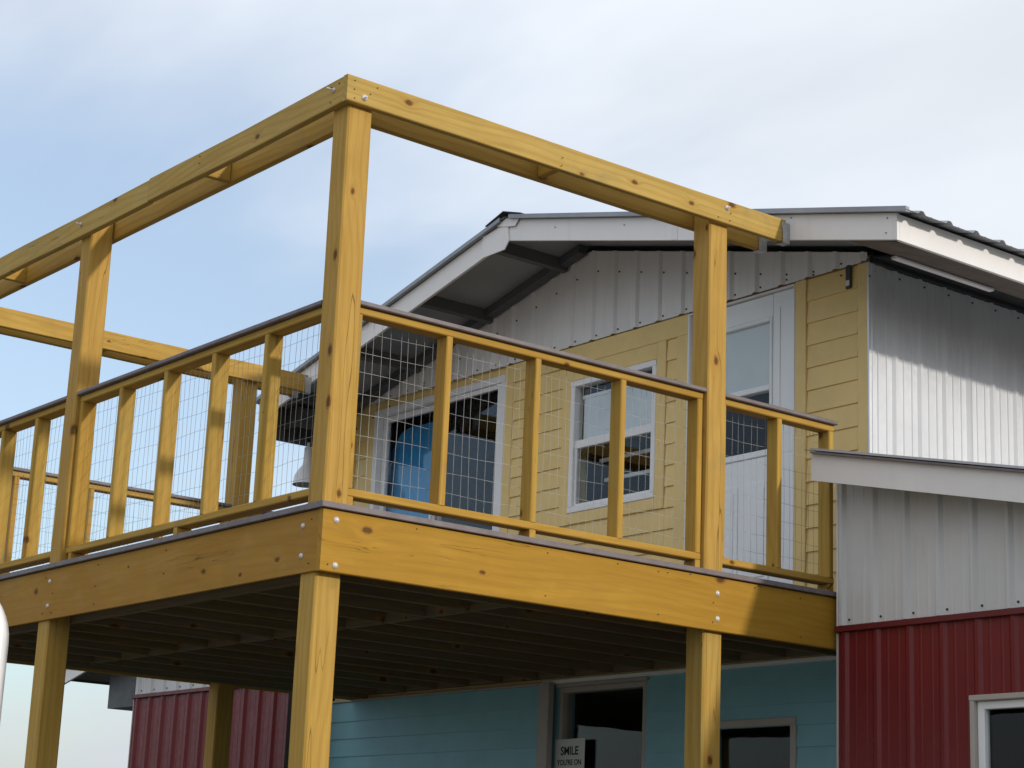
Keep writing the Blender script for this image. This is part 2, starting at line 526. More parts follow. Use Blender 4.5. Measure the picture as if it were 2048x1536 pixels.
def screws(parent, pts, normal, r=0.0075):
    """exposed screw heads of one sheet, one mesh"""
    nrm = Vector(normal).normalized()
    a = nrm.orthogonal().normalized(); b = nrm.cross(a)
    vs, fs = [], []
    for p in pts:
        p = Vector(p); o = len(vs)
        for (rr, hh) in ((r, 0.0), (r * 0.8, 0.006)):
            for k in range(6):
                t = math.pi * k / 3
                vs.append(tuple(p + (a * math.cos(t) + b * math.sin(t)) * rr + nrm * hh))
        fs.append(tuple(o + 6 + k for k in range(6)))
        for k in range(6):
            fs.append((o + k, o + (k + 1) % 6, o + 6 + (k + 1) % 6, o + 6 + k))
    return tag(mesh('screw_heads', vs, fs, M['rust'], parent), kind='stuff')

# ---------------------------------------------------------------- ground
gs = 600.0
g = mesh('ground', [(-gs, -gs, GZ), (gs, -gs, GZ), (gs, gs, GZ), (-gs, gs, GZ)], [(0, 1, 2, 3)], mat_ground(), None)
g['kind'] = 'structure'
def mat_bounce():
    t = NT('pale_bounce_ground')
    tc = t.n('ShaderNodeTexCoord')
    a = t.noise(tc.outputs['Object'], 0.5, 5, 0.6)
    b = t.noise(tc.outputs['Object'], 45.0, 4, 0.65)
    base = t.mix(t.ramp(a, 0.35, 0.65), (0.30, 0.285, 0.26), (0.24, 0.225, 0.20))
    base = t.mix(t.math('MULTIPLY', t.ramp(b, 0.3, 0.7), 0.6), base, (0.36, 0.345, 0.32))
    t.bump(b, 0.7, 0.02)
    return t.fin(base, 0.9, 0.0, 0.2)
gv = []
for k in range(40):
    q = 2 * math.pi * k / 40
    rr = 1.0 + 0.05 * math.sin(3 * q) + random.uniform(-.02, .02)
    gv.append((2.0 + 26 * rr * math.cos(q), -15.5 + 13.2 * rr * math.sin(q), GZ + 0.006))
bounce = mesh('bounce_ground', gv, [tuple(range(40))], mat_bounce(), None)  # unseen pale sheet added to bounce light onto the shaded front walls
bounce['kind'] = 'structure'

# ---------------------------------------------------------------- the house
house = thing('house', 'barn-like house with raised gabled upper storey, yellow siding above and red metal lower wings', 'house', (-2.8, 6.0, GZ))
YU = 3.762                       # face of the upper front wall
YW = 3.37                        # face of the lower wings' front walls
XR, XLW = -0.04, -5.62           # upper storey's right and left side walls
YB = 12.0                        # back of the house
RX, RZ = -2.62, 2.775            # ridge
SLOPE = 0.2385
TIPR, TIPL = 0.846, -5.80
YF = 3.0                         # front of the upper rake boards
def rz(x): return RZ - SLOPE * abs(x - RX)

# upper front wall backing with openings left for window and doors
def wall_with_holes(name, x0, x1, z0, z1, y, th, holes, mat, parent):
    xs = sorted({x0, x1, *[h[0] for h in holes], *[h[1] for h in holes]})
    zs = sorted({z0, z1, *[h[2] for h in holes], *[h[3] for h in holes]})
    vs, fs, idx = [], [], {}
    def V(x, yy, z):
        k = (round(x, 4), round(yy, 4), round(z, 4))
        if k not in idx:
            idx[k] = len(vs); vs.append((x, yy, z))
        return idx[k]
    def solid(i, j):
        if i < 0 or j < 0 or i >= len(xs) - 1 or j >= len(zs) - 1:
            return False
        cx, cz = (xs[i] + xs[i + 1]) / 2, (zs[j] + zs[j + 1]) / 2
        return not any(h[0] < cx < h[1] and h[2] < cz < h[3] for h in holes)
    for i in range(len(xs) - 1):
        for j in range(len(zs) - 1):
            if not solid(i, j):
                continue
            a, b, c, d = xs[i], xs[i + 1], zs[j], zs[j + 1]
            fs.append((V(a, y, c), V(b, y, c), V(b, y, d), V(a, y, d)))
            fs.append((V(a, y + th, d), V(b, y + th, d), V(b, y + th, c), V(a, y + th, c)))
            if not solid(i - 1, j): fs.append((V(a, y, c), V(a, y, d), V(a, y + th, d), V(a, y + th, c)))
            if not solid(i + 1, j): fs.append((V(b, y, c), V(b, y + th, c), V(b, y + th, d), V(b, y, d)))
            if not solid(i, j - 1): fs.append((V(a, y, c), V(a, y + th, c), V(b, y + th, c), V(b, y, c)))
            if not solid(i, j + 1): fs.append((V(a, y, d), V(b, y, d), V(b, y + th, d), V(a, y + th, d)))
    return mesh(name, vs, fs, mat, parent)
WIN = (-2.796, -1.9055, 0.8516, 1.796)
SLD = (-5.261, -3.556, 0.03, 1.993)
DOR = (-1.60, -0.635, 0.03, 2.045)
GDR = (-2.833, -1.953, -3.2, -0.345)
LWN = (-1.40, -0.616, -1.62, -0.63)
upper_wall = wall_with_holes('upper_wall', XLW, XR - 0.004, -0.30, 2.10, YU + 0.016, 0.14, [WIN, SLD, DOR], M['yellow'], house)
lower_wall = wall_with_holes('lower_wall', -5.64, 0.08, GZ, -0.306, YU + 0.016, 0.14, [GDR, LWN], M['teal'], house)

# lap siding, board by board
def lap(x0, x1, zb, zt, y, mat, parent, butt=0.013):
    h = zt - zb
    key = ('lap', round(x1 - x0, 3), round(h, 3), mat.name)
    if key not in _cache:
        L = (x1 - x0) / 2
        vs = []
        for x in (-L, L):
            vs += [(x, 0.0, h / 2 + 0.012), (x, -0.002, h / 2 + 0.012), (x, -butt, -h / 2), (x, 0.0, -h / 2)]
        fs = [(0, 1, 2, 3), (7, 6, 5, 4)] + [(i, 4 + i, 4 + (i + 1) % 4, (i + 1) % 4) for i in range(4)]
        me = bpy.data.meshes.new('siding_board')
        me.from_pydata(vs, [], fs); me.update(); me.materials.append(mat)
        _cache[key] = me
    o = bpy.data.objects.new('siding_board', _cache[key])
    w = Matrix.Translation(((x0 + x1) / 2, y, (zb + zt) / 2)) @ Matrix.Rotation(random.uniform(-.0009, .0009), 4, 'Y')
    return setup(o, None, parent, w)
E1 = 0.1425
def laps(x0, x1, ztop, zend, y, mat, parent, e):
    z = ztop
    while z > zend + 0.02:
        lap(x0, x1, max(z - e, zend), z, y, mat, parent)
        z -= e
YS = YU + 0.0135
laps(-0.541, -0.128, 2.052, 0.0, YS, M['yellow'], upper_wall, E1)
laps(-1.813, -1.712, 1.910, 0.0, YS, M['yellow'], upper_wall, E1)
laps(-3.462, -2.890, 1.910, 0.0, YS, M['yellow'], upper_wall, E1)
laps(-5.52, -5.356, 2.052, 0.0, YS, M['yellow'], upper_wall, E1)
laps(-2.888, -1.815, 0.770, 0.0, YS, M['yellow'], upper_wall, E1)
# flat trim boards
tb = lambda x0, x1, z0, z1, t=0.016: bx('trim_board', x0, x1, YU - t + 0.013, YU + 0.0155, z0, z1, M['yellow'], upper_wall, 0.003)
tb(-0.634, -0.543, 0.0, 2.052, 0.020)
tb(-0.126, -0.045, 0.0, 2.052, 0.014)
tb(-1.710, -1.602, 0.0, 1.911, 0.018)
tb(-1.904, -1.815, 0.772, 1.911, 0.018)
tb(-2.888, -2.798, 0.772, 1.911, 0.018)
tb(-2.7975, -1.9045, 0.772, 0.850, 0.017)
tb(-2.7975, -1.9045, 1.798, 1.911, 0.017)
tb(-3.554, -3.464, 0.0, 1.911, 0.018)
tb(-3.554, -1.602, 1.9125, 2.052, 0.017)
tb(-5.355, -5.263, 0.0, 2.052, 0.018)
tb(-5.62, -5.522, 0.0, 2.052, 0.022)
bx('sheathing_strip', -1.60, -0.637, YU - 0.004, YU + 0.0155, 2.047, 2.078, M['osb'], upper_wall, 0.002)
bx('sheathing_strip', -0.63, -0.05, YU - 0.002, YU + 0.0155, 2.053, 2.078, M['osb'], upper_wall, 0.002)
# wall strap by the corner
br = bx('strap_bracket', -0.210, -0.168, YU - 0.012, YU + 0.0, 1.915, 2.062, M['rust'], upper_wall, 0.002)
bx('bracket_end', -0.203, -0.175, YU - 0.019, YU - 0.0125, 1.93, 1.965, M['metal'], br, 0.002)

# gable sheets (white ribbed metal) above the siding
def gable_frame(u, z, h): return (u, YU - 0.012 - h, z)
edges = [-5.62, -4.889, -3.974, -3.060, -2.145, -1.231, -0.316, -0.042]
for i in range(len(edges) - 1):
    a, b = edges[i], edges[i + 1]
    zz0 = lambda u: 2.055
    sh = sheet('gable_panel', a, b, -3.031, zz0, lambda u: rz(u) - 0.05, gable_frame, M['gable_metal_lit'], house)
    pts = []
    k = int(math.ceil((a + 3.031) / RIB))
    while -3.031 + k * RIB < b:
        u = -3.031 + k * RIB + 0.045
        pts.append((u, YU - 0.0125, 2.055 + 0.028))
        pts.append((u, YU - 0.0125, rz(u) - 0.20))
        k += 1
    if pts:
        screws(sh, pts, (0, -1, 0))
bx('corner_flashing', XR - 0.032, XR + 0.022, YU - 0.034, YU - 0.031, 2.06, rz(XR) - 0.06, M['white_metal'], house, 0.001)

# upper side wall, galvanised ribbed sheets, facing the sun
def side_frame(u, z, h): return (XR + h, u, z)
def wing_rz(x): return 0.770 - 0.2165 * (x - 0.0)
uw = bx('side_wall_frame', XR - 0.15, XR - 0.004, YU + 0.16, YB, -0.3, 2.1, M['room'], house, 0.001)
y0 = YU + 0.006
i = 0
while y0 < YB - 0.1:
    y1 = min(y0 + 0.9144, YB)
    sh = sheet('side_wall_panel', y0, y1 + 0.004 if y1 < YB else y1, 3.770, lambda u: 0.70, lambda u: 2.043, side_frame, M['galv'], house, h=0.016, minor=0.006)
    if i < 4:
        pts = [(XR + 0.001, 3.77 + 0.045 + k * RIB, 2.005) for k in range(0, 40) if y0 < 3.77 + 0.045 + k * RIB < y1]
        screws(sh, pts, (1, 0, 0))
    y0 = y1; i += 1
bx('corner_flashing', XR - 0.004, XR + 0.010, YU - 0.005, YU + 0.05, 0.70, 2.05, M['galv'], house, 0.001)
bx('left_side_wall', XLW, XLW + 0.12, YU + 0.16, YB, -0.3, 2.0, M['galv'], house, 0.001)
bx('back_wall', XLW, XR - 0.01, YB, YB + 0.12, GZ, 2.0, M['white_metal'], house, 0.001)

# upper roof: two ribbed slopes, rake and eave boards, ridge cap, purlins under the overhang
roof = sheet('roof', 2.962, YB + 0.4, 3.09, lambda u: RX, lambda u: TIPR + 0.10, lambda u, x, h: (x, u, rz(x) + 0.012 + h), M['roof'], house)
sheet('roof', 2.962, YB + 0.4, 3.09, lambda u: TIPL - 0.055, lambda u: RX, lambda u, x, h: (x, u, rz(x) + 0.012 + h), M['roof'], house)
# ridge cap
prism('ridge_cap', [(RX - 0.20, rz(RX - 0.20) + 0.034), (RX, RZ + 0.044), (RX + 0.20, rz(RX + 0.20) + 0.034), (RX + 0.20, rz(RX + 0.2) + 0.037), (RX, RZ + 0.050), (RX - 0.20, rz(RX - 0.2) + 0.037)], 2.952, YB + 0.4, M['soffit'], house)
FH = 0.152
def rake(xa, xb, ya, yb, mat, drop0=0.0, drop1=FH, name='rake_board'):
    return prism(name, [(xa, rz(xa) - drop0), (xb, rz(xb) - drop0), (xb, rz(xb) - drop1), (xa, rz(xa) - drop1)], ya, yb, mat, house)
rake(RX + 0.004, TIPR, YF, YF + 0.022, M['fascia'])
rake(TIPL, RX - 0.004, YF, YF + 0.022, M['fascia'])
fsc = screws(house, [(x, 2.9999, rz(x) - d) for (x, d) in ((-0.10, 0.018), (-0.07, 0.022), (0.06, 0.020), (0.78, 0.03), (0.77, 0.115), (-1.4, 0.05), (-2.1, 0.06))], (0, -1, 0), 0.004)
rake(-0.955, -0.90, 2.9975, 2.9995, M['fascia'], 0.001, FH - 0.001, 'fascia_lap')
# rake trim strip above the boards
rake(RX + 0.05, TIPR + 0.095, 2.962, 2.992, M['roof'], -0.030, -0.001, 'rake_trim')
rake(TIPL - 0.05, RX - 0.05, 2.962, 2.992, M['roof'], -0.030, -0.001, 'rake_trim')
# folded metal patch at the peak
prism('peak_patch', [(RX - 0.27, rz(RX - 0.27) + 0.0), (RX + 0.012, RZ - 0.035), (RX + 0.030, RZ - 0.16), (RX - 0.015, RZ - 0.215), (RX - 0.27, rz(RX - 0.27) - 0.155)], 2.990, 2.9985, M['fascia'], house)
prism('peak_patch', [(RX - 0.10, RZ - 0.03), (RX + 0.0, RZ + 0.006), (RX + 0.14, rz(RX + 0.14) + 0.004), (RX + 0.10, rz(RX + .1) - 0.05), (RX + 0.02, RZ - 0.06)], 2.984, 2.9895, M['fascia'], house)
# right eave board
bx('eave_board', TIPR - 0.022, TIPR, YF + 0.0235, YB + 0.3, rz(TIPR) - FH, rz(TIPR) - 0.003, M['fascia'], house, 0.002)
bx('eave_board', TIPL, TIPL + 0.022, YF + 0.0235, YB + 0.3, 1.735, rz(TIPL) - 0.003, M['soffit'], house, 0.002)
# underside of the overhang: dark sheet, purlins running out to the rake boards
def under(xa, xb, ya, yb, drop, mat, name, th=0.012):
    return prism(name, [(xa, rz(xa) - drop), (xb, rz(xb) - drop), (xb, rz(xb) - drop - th), (xa, rz(xa) - drop - th)], ya, yb, mat, house)
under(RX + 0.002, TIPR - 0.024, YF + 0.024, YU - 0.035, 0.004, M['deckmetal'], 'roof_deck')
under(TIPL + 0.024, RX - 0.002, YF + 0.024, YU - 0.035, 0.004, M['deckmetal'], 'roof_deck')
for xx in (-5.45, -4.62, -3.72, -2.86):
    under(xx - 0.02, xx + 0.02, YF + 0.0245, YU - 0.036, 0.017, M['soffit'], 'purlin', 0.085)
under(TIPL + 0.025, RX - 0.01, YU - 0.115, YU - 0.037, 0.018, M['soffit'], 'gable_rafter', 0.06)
# right eave soffit: plywood, white strip, black board painted as the recess's shade
def sof(xa, xb, za, zb, ya, yb, mat, name, th=0.012):
    return prism(name, [(xa, za), (xb, zb), (xb, zb - th), (xa, za - th)], ya, yb, mat, house)
sof(0.34, TIPR - 0.023, 1.965, rz(TIPR) - FH + 0.022, YF + 0.10, YB, M['ply'], 'soffit_board')
sof(XR + 0.03, 0.31, 2.085, 2.01, YU + 0.0, YB, M['eave_shade'], 'soffit_board')
bx('white_strip', 0.352, 0.392, 3.52, 4.40, 1.918, 1.934, M['fascia'], house, 0.003)
bx('eave_beam', XR + 0.004, XR + 0.035, YU + 0.01, YB, 2.046, 2.115, M['eave_shade'], house, 0.002)
# left eave box
bx('eave_box', TIPL + 0.023, XLW - 0.005, 3.24, YB, 1.735, 1.83, M['eave_shade'], house, 0.003)
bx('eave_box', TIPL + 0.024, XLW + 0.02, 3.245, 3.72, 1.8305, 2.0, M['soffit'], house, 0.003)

# ---- lower wings
wingR = dict(x0=0.085, x1=2.65, tip=3.75)
RED_R, RED_L = -0.197, -0.160
def wing(xa, xb, ztop_red, frame_x, roofz, start, tag_side):
    zr = ztop_red
    n = max(1, int(math.ceil((xb - xa) / 0.9144)))
    for k in range(n):
        a = xa + k * 0.9144; b = min(xb, a + 0.9144)
        ft = lambda u, z, h: (u, YW - 0.006 - h, z)
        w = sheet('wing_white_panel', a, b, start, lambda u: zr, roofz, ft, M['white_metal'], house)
        pts = [(start + j * RIB + 0.05, YW - 0.007, zr + 0.03) for j in range(-60, 60) if a < start + j * RIB + 0.05 < b]
        pts += [(start + j * RIB + 0.05, YW - 0.007, roofz(start + j * RIB) - 0.15) for j in range(-60, 60) if a < start + j * RIB + 0.05 < b]
        if pts: screws(w, pts, (0, -1, 0))
        fr = lambda u, z, h: (u, YW - 0.004 - h, z)
        sheet('wing_red_panel', a, b, start, lambda u: GZ, lambda u: zr - 0.012, fr, M['red_metal'], house)
    bx('drip_flashing', xa - 0.004, xb, YW - 0.036, YW - 0.002, zr - 0.034, zr - 0.002, M['red_trim'], house, 0.003)
RW = (1.00, 1.95, -1.65, -0.625)
wallR = wall_with_holes('wing_wall', 0.092, 2.65, GZ, 0.18, YW, 0.12, [RW], M['room'], house)
# right wing front: the red sheets leave the window opening free
def red_sheets_right():
    n = 0
    zr = RED_R
    starts = 0.103
    ft = lambda u, z, h: (u, YW - 0.006 - h, z)
    fr = lambda u, z, h: (u, YW - 0.004 - h, z)
    roofz = lambda u: wing_rz(u) - 0.03
    x = 0.085
    while x < 2.64:
        b = min(2.65, x + 0.9144)
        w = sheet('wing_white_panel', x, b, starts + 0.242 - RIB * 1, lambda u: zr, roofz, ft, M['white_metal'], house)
        pts = [(starts + 0.242 + j * RIB + 0.05, YW - 0.007, zr + 0.03) for j in range(-3, 12) if x < starts + 0.242 + j * RIB + 0.05 < b]
        pts.append((x + 0.03, YW - 0.007, zr + 0.17)); pts.append((x + 0.035, YW - 0.007, roofz(x) - 0.17))
        screws(w, pts, (0, -1, 0))
        x = b
    for (a, b, z0, z1) in ((0.085, 1.00, GZ, zr - 0.012), (1.00, 1.95, GZ, -1.65), (1.00, 1.95, -0.625, zr - 0.012), (1.95, 2.65, GZ, zr - 0.012)):
        sheet('wing_red_panel', a, b, starts + 0.03, lambda u: z0, lambda u: z1, fr, M['red_metal'], house, h=0.014)
    bx('drip_flashing', 0.078, 2.655, YW - 0.032, YW - 0.002, zr - 0.036, zr - 0.002, M['red_trim'], house, 0.003)
red_sheets_right()
# corner trims of the right wing and its short return towards the upper wall
bx('corner_flashing', 0.072, 0.0845, YW - 0.010, YW + 0.045, RED_R - 0.003, 0.62, M['fascia'], house, 0.002)
bx('corner_flashing', 0.070, 0.0845, YW - 0.009, YW + 0.045, GZ, RED_R - 0.040, M['beige'], house, 0.002)
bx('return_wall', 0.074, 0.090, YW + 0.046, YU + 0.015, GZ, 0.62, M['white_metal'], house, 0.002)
bx('right_wing_side', 2.53, 2.65, YW + 0.125, YB, GZ, 0.15, M['red_metal'], house, 0.002)
# right wing roof
def wroof(x0, x1, zf, ya, yb, mat, name, th):
    return prism(name, [(x0, zf(x0)), (x1, zf(x1)), (x1, zf(x1) - th), (x0, zf(x0) - th)], ya, yb, mat, house)
wroof(0.100, 3.75, wing_rz, 3.128, 3.150, M['fascia'], 'wing_rake_board', 0.158)
sheet('wing_roof', 3.095, YB, 3.16, lambda u: 0.075, lambda u: 3.80, lambda u, x, h: (x, u, wing_rz(x) + 0.012 + h), M['roof'], house)
sheet('wing_roof', YU + 0.02, YB, 3.16, lambda u: XR + 0.006, lambda u: 0.075, lambda u, x, h: (x, u, wing_rz(x) + 0.012 + h), M['roof'], house)
wroof(0.118, 3.80, lambda x: wing_rz(x) + 0.006, 3.098, 3.126, M['cap'], 'wing_rake_trim', 0.012)
wroof(0.102, 3.73, lambda x: wing_rz(x) - 0.004, 3.151, YB, M['soffit'], 'wing_roof_deck', 0.012)
bx('wing_eave_board', 3.731, 3.752, 3.152, YB, wing_rz(3.75) - 0.16, wing_rz(3.75) - 0.002, M['fascia'], house, 0.002)

# left wing
LX0, LX1 = -8.20, -5.645
def wing_lz(x): return 0.083 + 0.2165 * (x + 9.288)
wall_with_holes('wing_wall', LX0 + 0.005, LX1, GZ, 0.25, YW, 0.12, [], M['room'], house)
wing(LX0, LX1, RED_L, None, lambda u: wing_lz(u) - 0.02, -8.13, 'left')
bx('corner_flashing', LX0 - 0.016, LX0 - 0.001, YW - 0.010, YW + 0.10, GZ, RED_L - 0.04, M['beige'], house, 0.002)
bx('left_wing_side', LX0 + 0.005, LX0 + 0.12, YW + 0.125, YB, GZ, 0.1, M['red_metal'], house, 0.002)
wroof(-9.42, -5.64, wing_lz, 3.128, 3.150, M['fascia'], 'wing_rake_board', 0.145)
sheet('wing_roof', 3.095, YB, 3.16, lambda u: -9.47, lambda u: -5.63, lambda u, x, h: (x, u, wing_lz(x) + 0.012 + h), M['roof'], house)
wroof(-9.40, -5.66, lambda x: wing_lz(x) - 0.004, 3.151, YB, M['soffit'], 'wing_roof_deck', 0.012)
bx('wing_eave_board', -9.421, -9.402, 3.1515, YB, wing_lz(-9.42) - 0.03, wing_lz(-9.42) - 0.006, M['soffit'], house, 0.002)
bx('wing_eave_box', -8.72, LX0 - 0.018, YW, YB - 0.1, -0.255, wing_lz(-8.72) - 0.02, M['soffit'], house, 0.003)
bx('return_wall', LX1 - 0.012, LX1 + 0.004, YW + 0.125, YU + 0.015, GZ, 0.6, M['red_metal'], house, 0.002)

# teal lower front: laps, trims, window, sliding panel, glazed opening
E2 = 0.1275
laps(-1.918, 0.066, -0.297, -0.679, YS, M['teal'], lower_wall, E2)
laps(-1.918, -1.402, -0.6795, GZ + 0.02, YS, M['teal'], lower_wall, E2)
laps(-0.614, 0.066, -0.6795, GZ + 0.02, YS, M['teal'], lower_wall, E2)
laps(-1.400, -0.616, -1.66, GZ + 0.02, YS, M['teal'], lower_wall, E2)
bx('head_trim', -2.98, 0.066, YU - 0.024, YU + 0.0155, -0.318, -0.292, M['vinyl'], lower_wall, 0.003)
bx('head_trim', -2.83, -1.92, YU - 0.018, YU + 0.0155, -0.345, -0.319, M['beige'], lower_wall, 0.003)

# ---- window maker
def framed(name, x0, x1, z0, z1, y, parent, fw=0.045, depth=0.07, mat=None, mull_z=None, label=None, jut=0.008):
    mat = mat or M['vinyl']
    root = bx(name, x0, x1, y - jut, y + depth, z1 - fw, z1, mat, parent, 0.004)
    if label: tag(root, label)
    bx('frame', x0, x1, y - jut, y + depth, z0, z0 + fw, mat, root, 0.004)
    bx('frame', x0, x0 + fw, y - jut + 0.001, y + depth - 0.001, z0 + fw, z1 - fw, mat, root, 0.004)
    bx('frame', x1 - fw, x1, y - jut + 0.001, y + depth - 0.001, z0 + fw, z1 - fw, mat, root, 0.004)
    return root
def pane(x0, x1, z0, z1, y, parent):
    return bx('pane', x0, x1, y - 0.003, y + 0.003, z0, z1, M['glass'], parent, 0.0005)
wx0, wx1, wz0, wz1 = WIN
wroot = framed('window', wx0, wx1, wz0, wz1, YU, house, 0.043, label='white vinyl single-hung window with grey blind behind its upper sash')
zm = 1.336
bx('meeting_rail', wx0 + 0.0435, wx1 - 0.0435, YU + 0.012, YU + 0.05, zm - 0.028, zm + 0.030, M['vinyl'], wroot, 0.004)
pane(wx0 + 0.043, wx1 - 0.043, zm + 0.028, wz1 - 0.043, YU + 0.045, wroot)
lowsash = []
for (a, b, c, d) in ((wx0 + 0.044, wx0 + 0.062, wz0 + 0.044, zm - 0.028), (wx1 - 0.062, wx1 - 0.044, wz0 + 0.044, zm - 0.028), (wx0 + 0.0625, wx1 - 0.0625, wz0 + 0.044, wz0 + 0.064)):
    bx('sash', a, b, YU + 0.014, YU + 0.046, c, d, M['vinyl'], wroot, 0.003)
pane(wx0 + 0.06, wx1 - 0.06, wz0 + 0.06, zm - 0.026, YU + 0.028, wroot)
bl = bx('blind', wx0 + 0.075, wx1 - 0.05, YU + 0.060, YU + 0.064, zm - 0.02, wz1 - 0.115, M['blind'], wroot, 0.001)
bx('pale_rail', wx0 + 0.06, wx1 - 0.05, YU + 0.055, YU + 0.075, wz1 - 0.128, wz1 - 0.100, M['vinyl'], bl, 0.003)
# pale bars behind the lower sash, standing in for the reflected beams
for q in range(3):
    bx('pale_rail', wx0 + 0.09, wx1 - 0.08, YU + 0.20 + 0.05 * q, YU + 0.22 + 0.05 * q, 1.235 - 0.13 * q, 1.262 - 0.13 * q, M['blind'], bl, 0.002)

# ---- sliding glass door to the deck
sx0, sx1, sz0, sz1 = SLD
sroot = framed('sliding_door', sx0, sx1, sz0, sz1, YU, house, 0.055, 0.11, label='white framed sliding glass door onto the deck')
xm = -4.42
def sash(x0, x1, y, fw=0.05):
    for (a, b, c, d) in ((x0, x0 + fw, sz0 + 0.057, sz1 - 0.057), (x1 - fw, x1, sz0 + 0.057, sz1 - 0.057)):
        bx('sash', a, b, y, y + 0.034, c, d, M['vinyl'], sroot, 0.003)
    for (c, d) in ((sz0 + 0.057, sz0 + 0.057 + fw), (sz1 - 0.057 - fw * 0.8, sz1 - 0.057)):
        bx('sash', x0 + fw + 0.0005, x1 - fw - 0.0005, y + 0.001, y + 0.033, c, d, M['vinyl'], sroot, 0.003)
    pane(x0 + fw - 0.005, x1 - fw + 0.005, sz0 + 0.10, sz1 - 0.09, y + 0.017, sroot)
sash(sx0 + 0.058, xm + 0.03, YU + 0.045, 0.06)
sash(xm - 0.02, sx1 - 0.058, YU + 0.005, 0.045)
bx('door_handle', xm - 0.012, xm + 0.012, YU - 0.018, YU + 0.004, 0.95, 1.20, M['vinyl'], sroot, 0.004)

# ---- entry door
dx0, dx1, dz0, dz1 = DOR
droot = bx('entry_door', -1.578, -0.652, YU + 0.018, YU + 0.062, dz0 + 0.004, 2.030, M['door'], house, 0.003, axis=2)
# the slab is built as rails and stiles round the light, so cut it down to the lower half
bpy.data.objects.remove(droot)
YD = YU + 0.018
def dpart(x0, x1, z0, z1, t0=0.0, name='door_rail', par=None, m='door'):
    return bx(name, x0, x1, YD + t0, YD + 0.044 - t0 * 0.2, z0, z1, M[m], par, 0.003)
droot = dpart(-1.578, -0.652, 0.036, 0.985, 0.0, 'entry_door', house)
tag(droot, 'white entry door with half-height light')
dpart(-0.846, -0.652, 0.986, 2.030, 0.0, 'door_stile', droot)
dpart(-1.578, -1.384, 0.986, 2.030, 0.0, 'door_stile', droot)
dpart(-1.383, -0.847, 1.885, 2.030, 0.0, 'door_rail', droot)
LX, LR, LZ0, LZ1 = -1.383, -0.847, 0.986, 1.884
for (a, b, c, d) in ((LX, LX + 0.022, LZ0, LZ1), (LR - 0.022, LR, LZ0, LZ1), (LX + 0.0225, LR - 0.0225, LZ0, LZ0 + 0.042), (LX + 0.0225, LR - 0.0225, LZ1 - 0.03, LZ1), (LX + 0.0225, LR - 0.0225, 1.405, 1.442)):
    bx('light_frame', a, b, YD - 0.010, YD + 0.03, c, d, M['door'], droot, 0.005)
pane(LX + 0.02, LR - 0.02, LZ0 + 0.04, 1.406, YD + 0.016, droot)
pane(LX + 0.02, LR - 0.02, 1.441, LZ1 - 0.028, YD + 0.010, droot)
bx('blind', LX + 0.025, LR - 0.025, YD + 0.020, YD + 0.026, 1.40, LZ1 - 0.03, M['blind'], droot, 0.001)  # pale sheet behind the upper pane, standing in for the reflected sky
# raised mouldings: a long vertical bead and two lower panels
bx('door_moulding', -0.790, -0.780, YD - 0.006, YD - 0.0005, 0.25, 1.93, M['door'], droot, 0.002)
bx('door_moulding', -1.450, -1.440, YD - 0.006, YD - 0.0005, 0.25, 1.93, M['door'], droot, 0.002)
for (a, b) in ((-1.36, -1.14), (-1.09, -0.87)):
    p = bx('door_panel', a, b, YD - 0.007, YD - 0.0005, 0.20, 0.82, M['door'], droot, 0.004)
    bx('panel_field', a + 0.035, b - 0.035, YD - 0.012, YD - 0.0075, 0.235, 0.785, M['door'], p, 0.003)
for zz_ in (1.74, 1.02, 0.24):
    bx('hinge', -0.652, -0.638, YD - 0.012, YD + 0.010, zz_ - 0.05, zz_ + 0.05, M['rust'], droot, 0.002)
tube('door_knob', [(-1.51, YD - 0.0, 0.95), (-1.51, YD - 0.03, 0.95), (-1.51, YD - 0.045, 0.95), (-1.51, YD - 0.065, 0.95)], [0.012, 0.012, 0.027, 0.018], M['metal'], droot, 10)
jl = bx('door_frame', -1.600, -1.581, YU - 0.012, YU + 0.075, 0.0, 2.033, M['vinyl'], house, 0.003)
bx('door_frame', -0.6495, -0.636, YU - 0.008, YU + 0.075, 0.0, 2.033, M['vinyl'], house, 0.003)
bx('door_frame', -1.600, -0.636, YU - 0.010, YU + 0.075, 2.0335, 2.045, M['vinyl'], house, 0.002)
bx('door_frame', -1.58, -0.650, YU - 0.03, YU + 0.075, 0.005, 0.034, M['metal'], house, 0.002)

# ---- lower window and glazed opening
lroot = framed('window', LWN[0], LWN[1], LWN[2], LWN[3], YU, house, 0.045, 0.09, M['beige'], label='lower window in teal siding, beige frame')
pane(LWN[0] + 0.044, LWN[1] - 0.044, LWN[2] + 0.044, LWN[3] - 0.044, YU + 0.03, lroot)
rroot = framed('window', RW[0], RW[1], RW[2], RW[3], YW - 0.02, house, 0.030, 0.10, M['beige'], label='window in the red metal wall, beige casing and white sash')
for (a, b, c, d) in ((1.031, 1.075, RW[2] + 0.031, RW[3] - 0.031), (1.875, 1.919, RW[2] + 0.031, RW[3] - 0.031), (1.0755, 1.8745, RW[3] - 0.072, RW[3] - 0.031), (1.0755, 1.8745, RW[2] + 0.031, RW[2] + 0.072)):
    bx('sash', a, b, YW + 0.0, YW + 0.045, c, d, M['vinyl'], rroot, 0.003)
pane(1.07, 1.88, RW[2] + 0.068, RW[3] - 0.068, YW + 0.028, rroot)
groot = framed('glazed_door', GDR[0] + 0.003, GDR[1], GDR[2], GDR[3], YU + 0.02, house, 0.034, 0.09, M['beige'], label='dark glazed opening beside the sliding teal panel')
pane(GDR[0] + 0.03, GDR[1] - 0.03, GDR[2] + 0.03, GDR[3] - 0.03, YU + 0.06, groot)
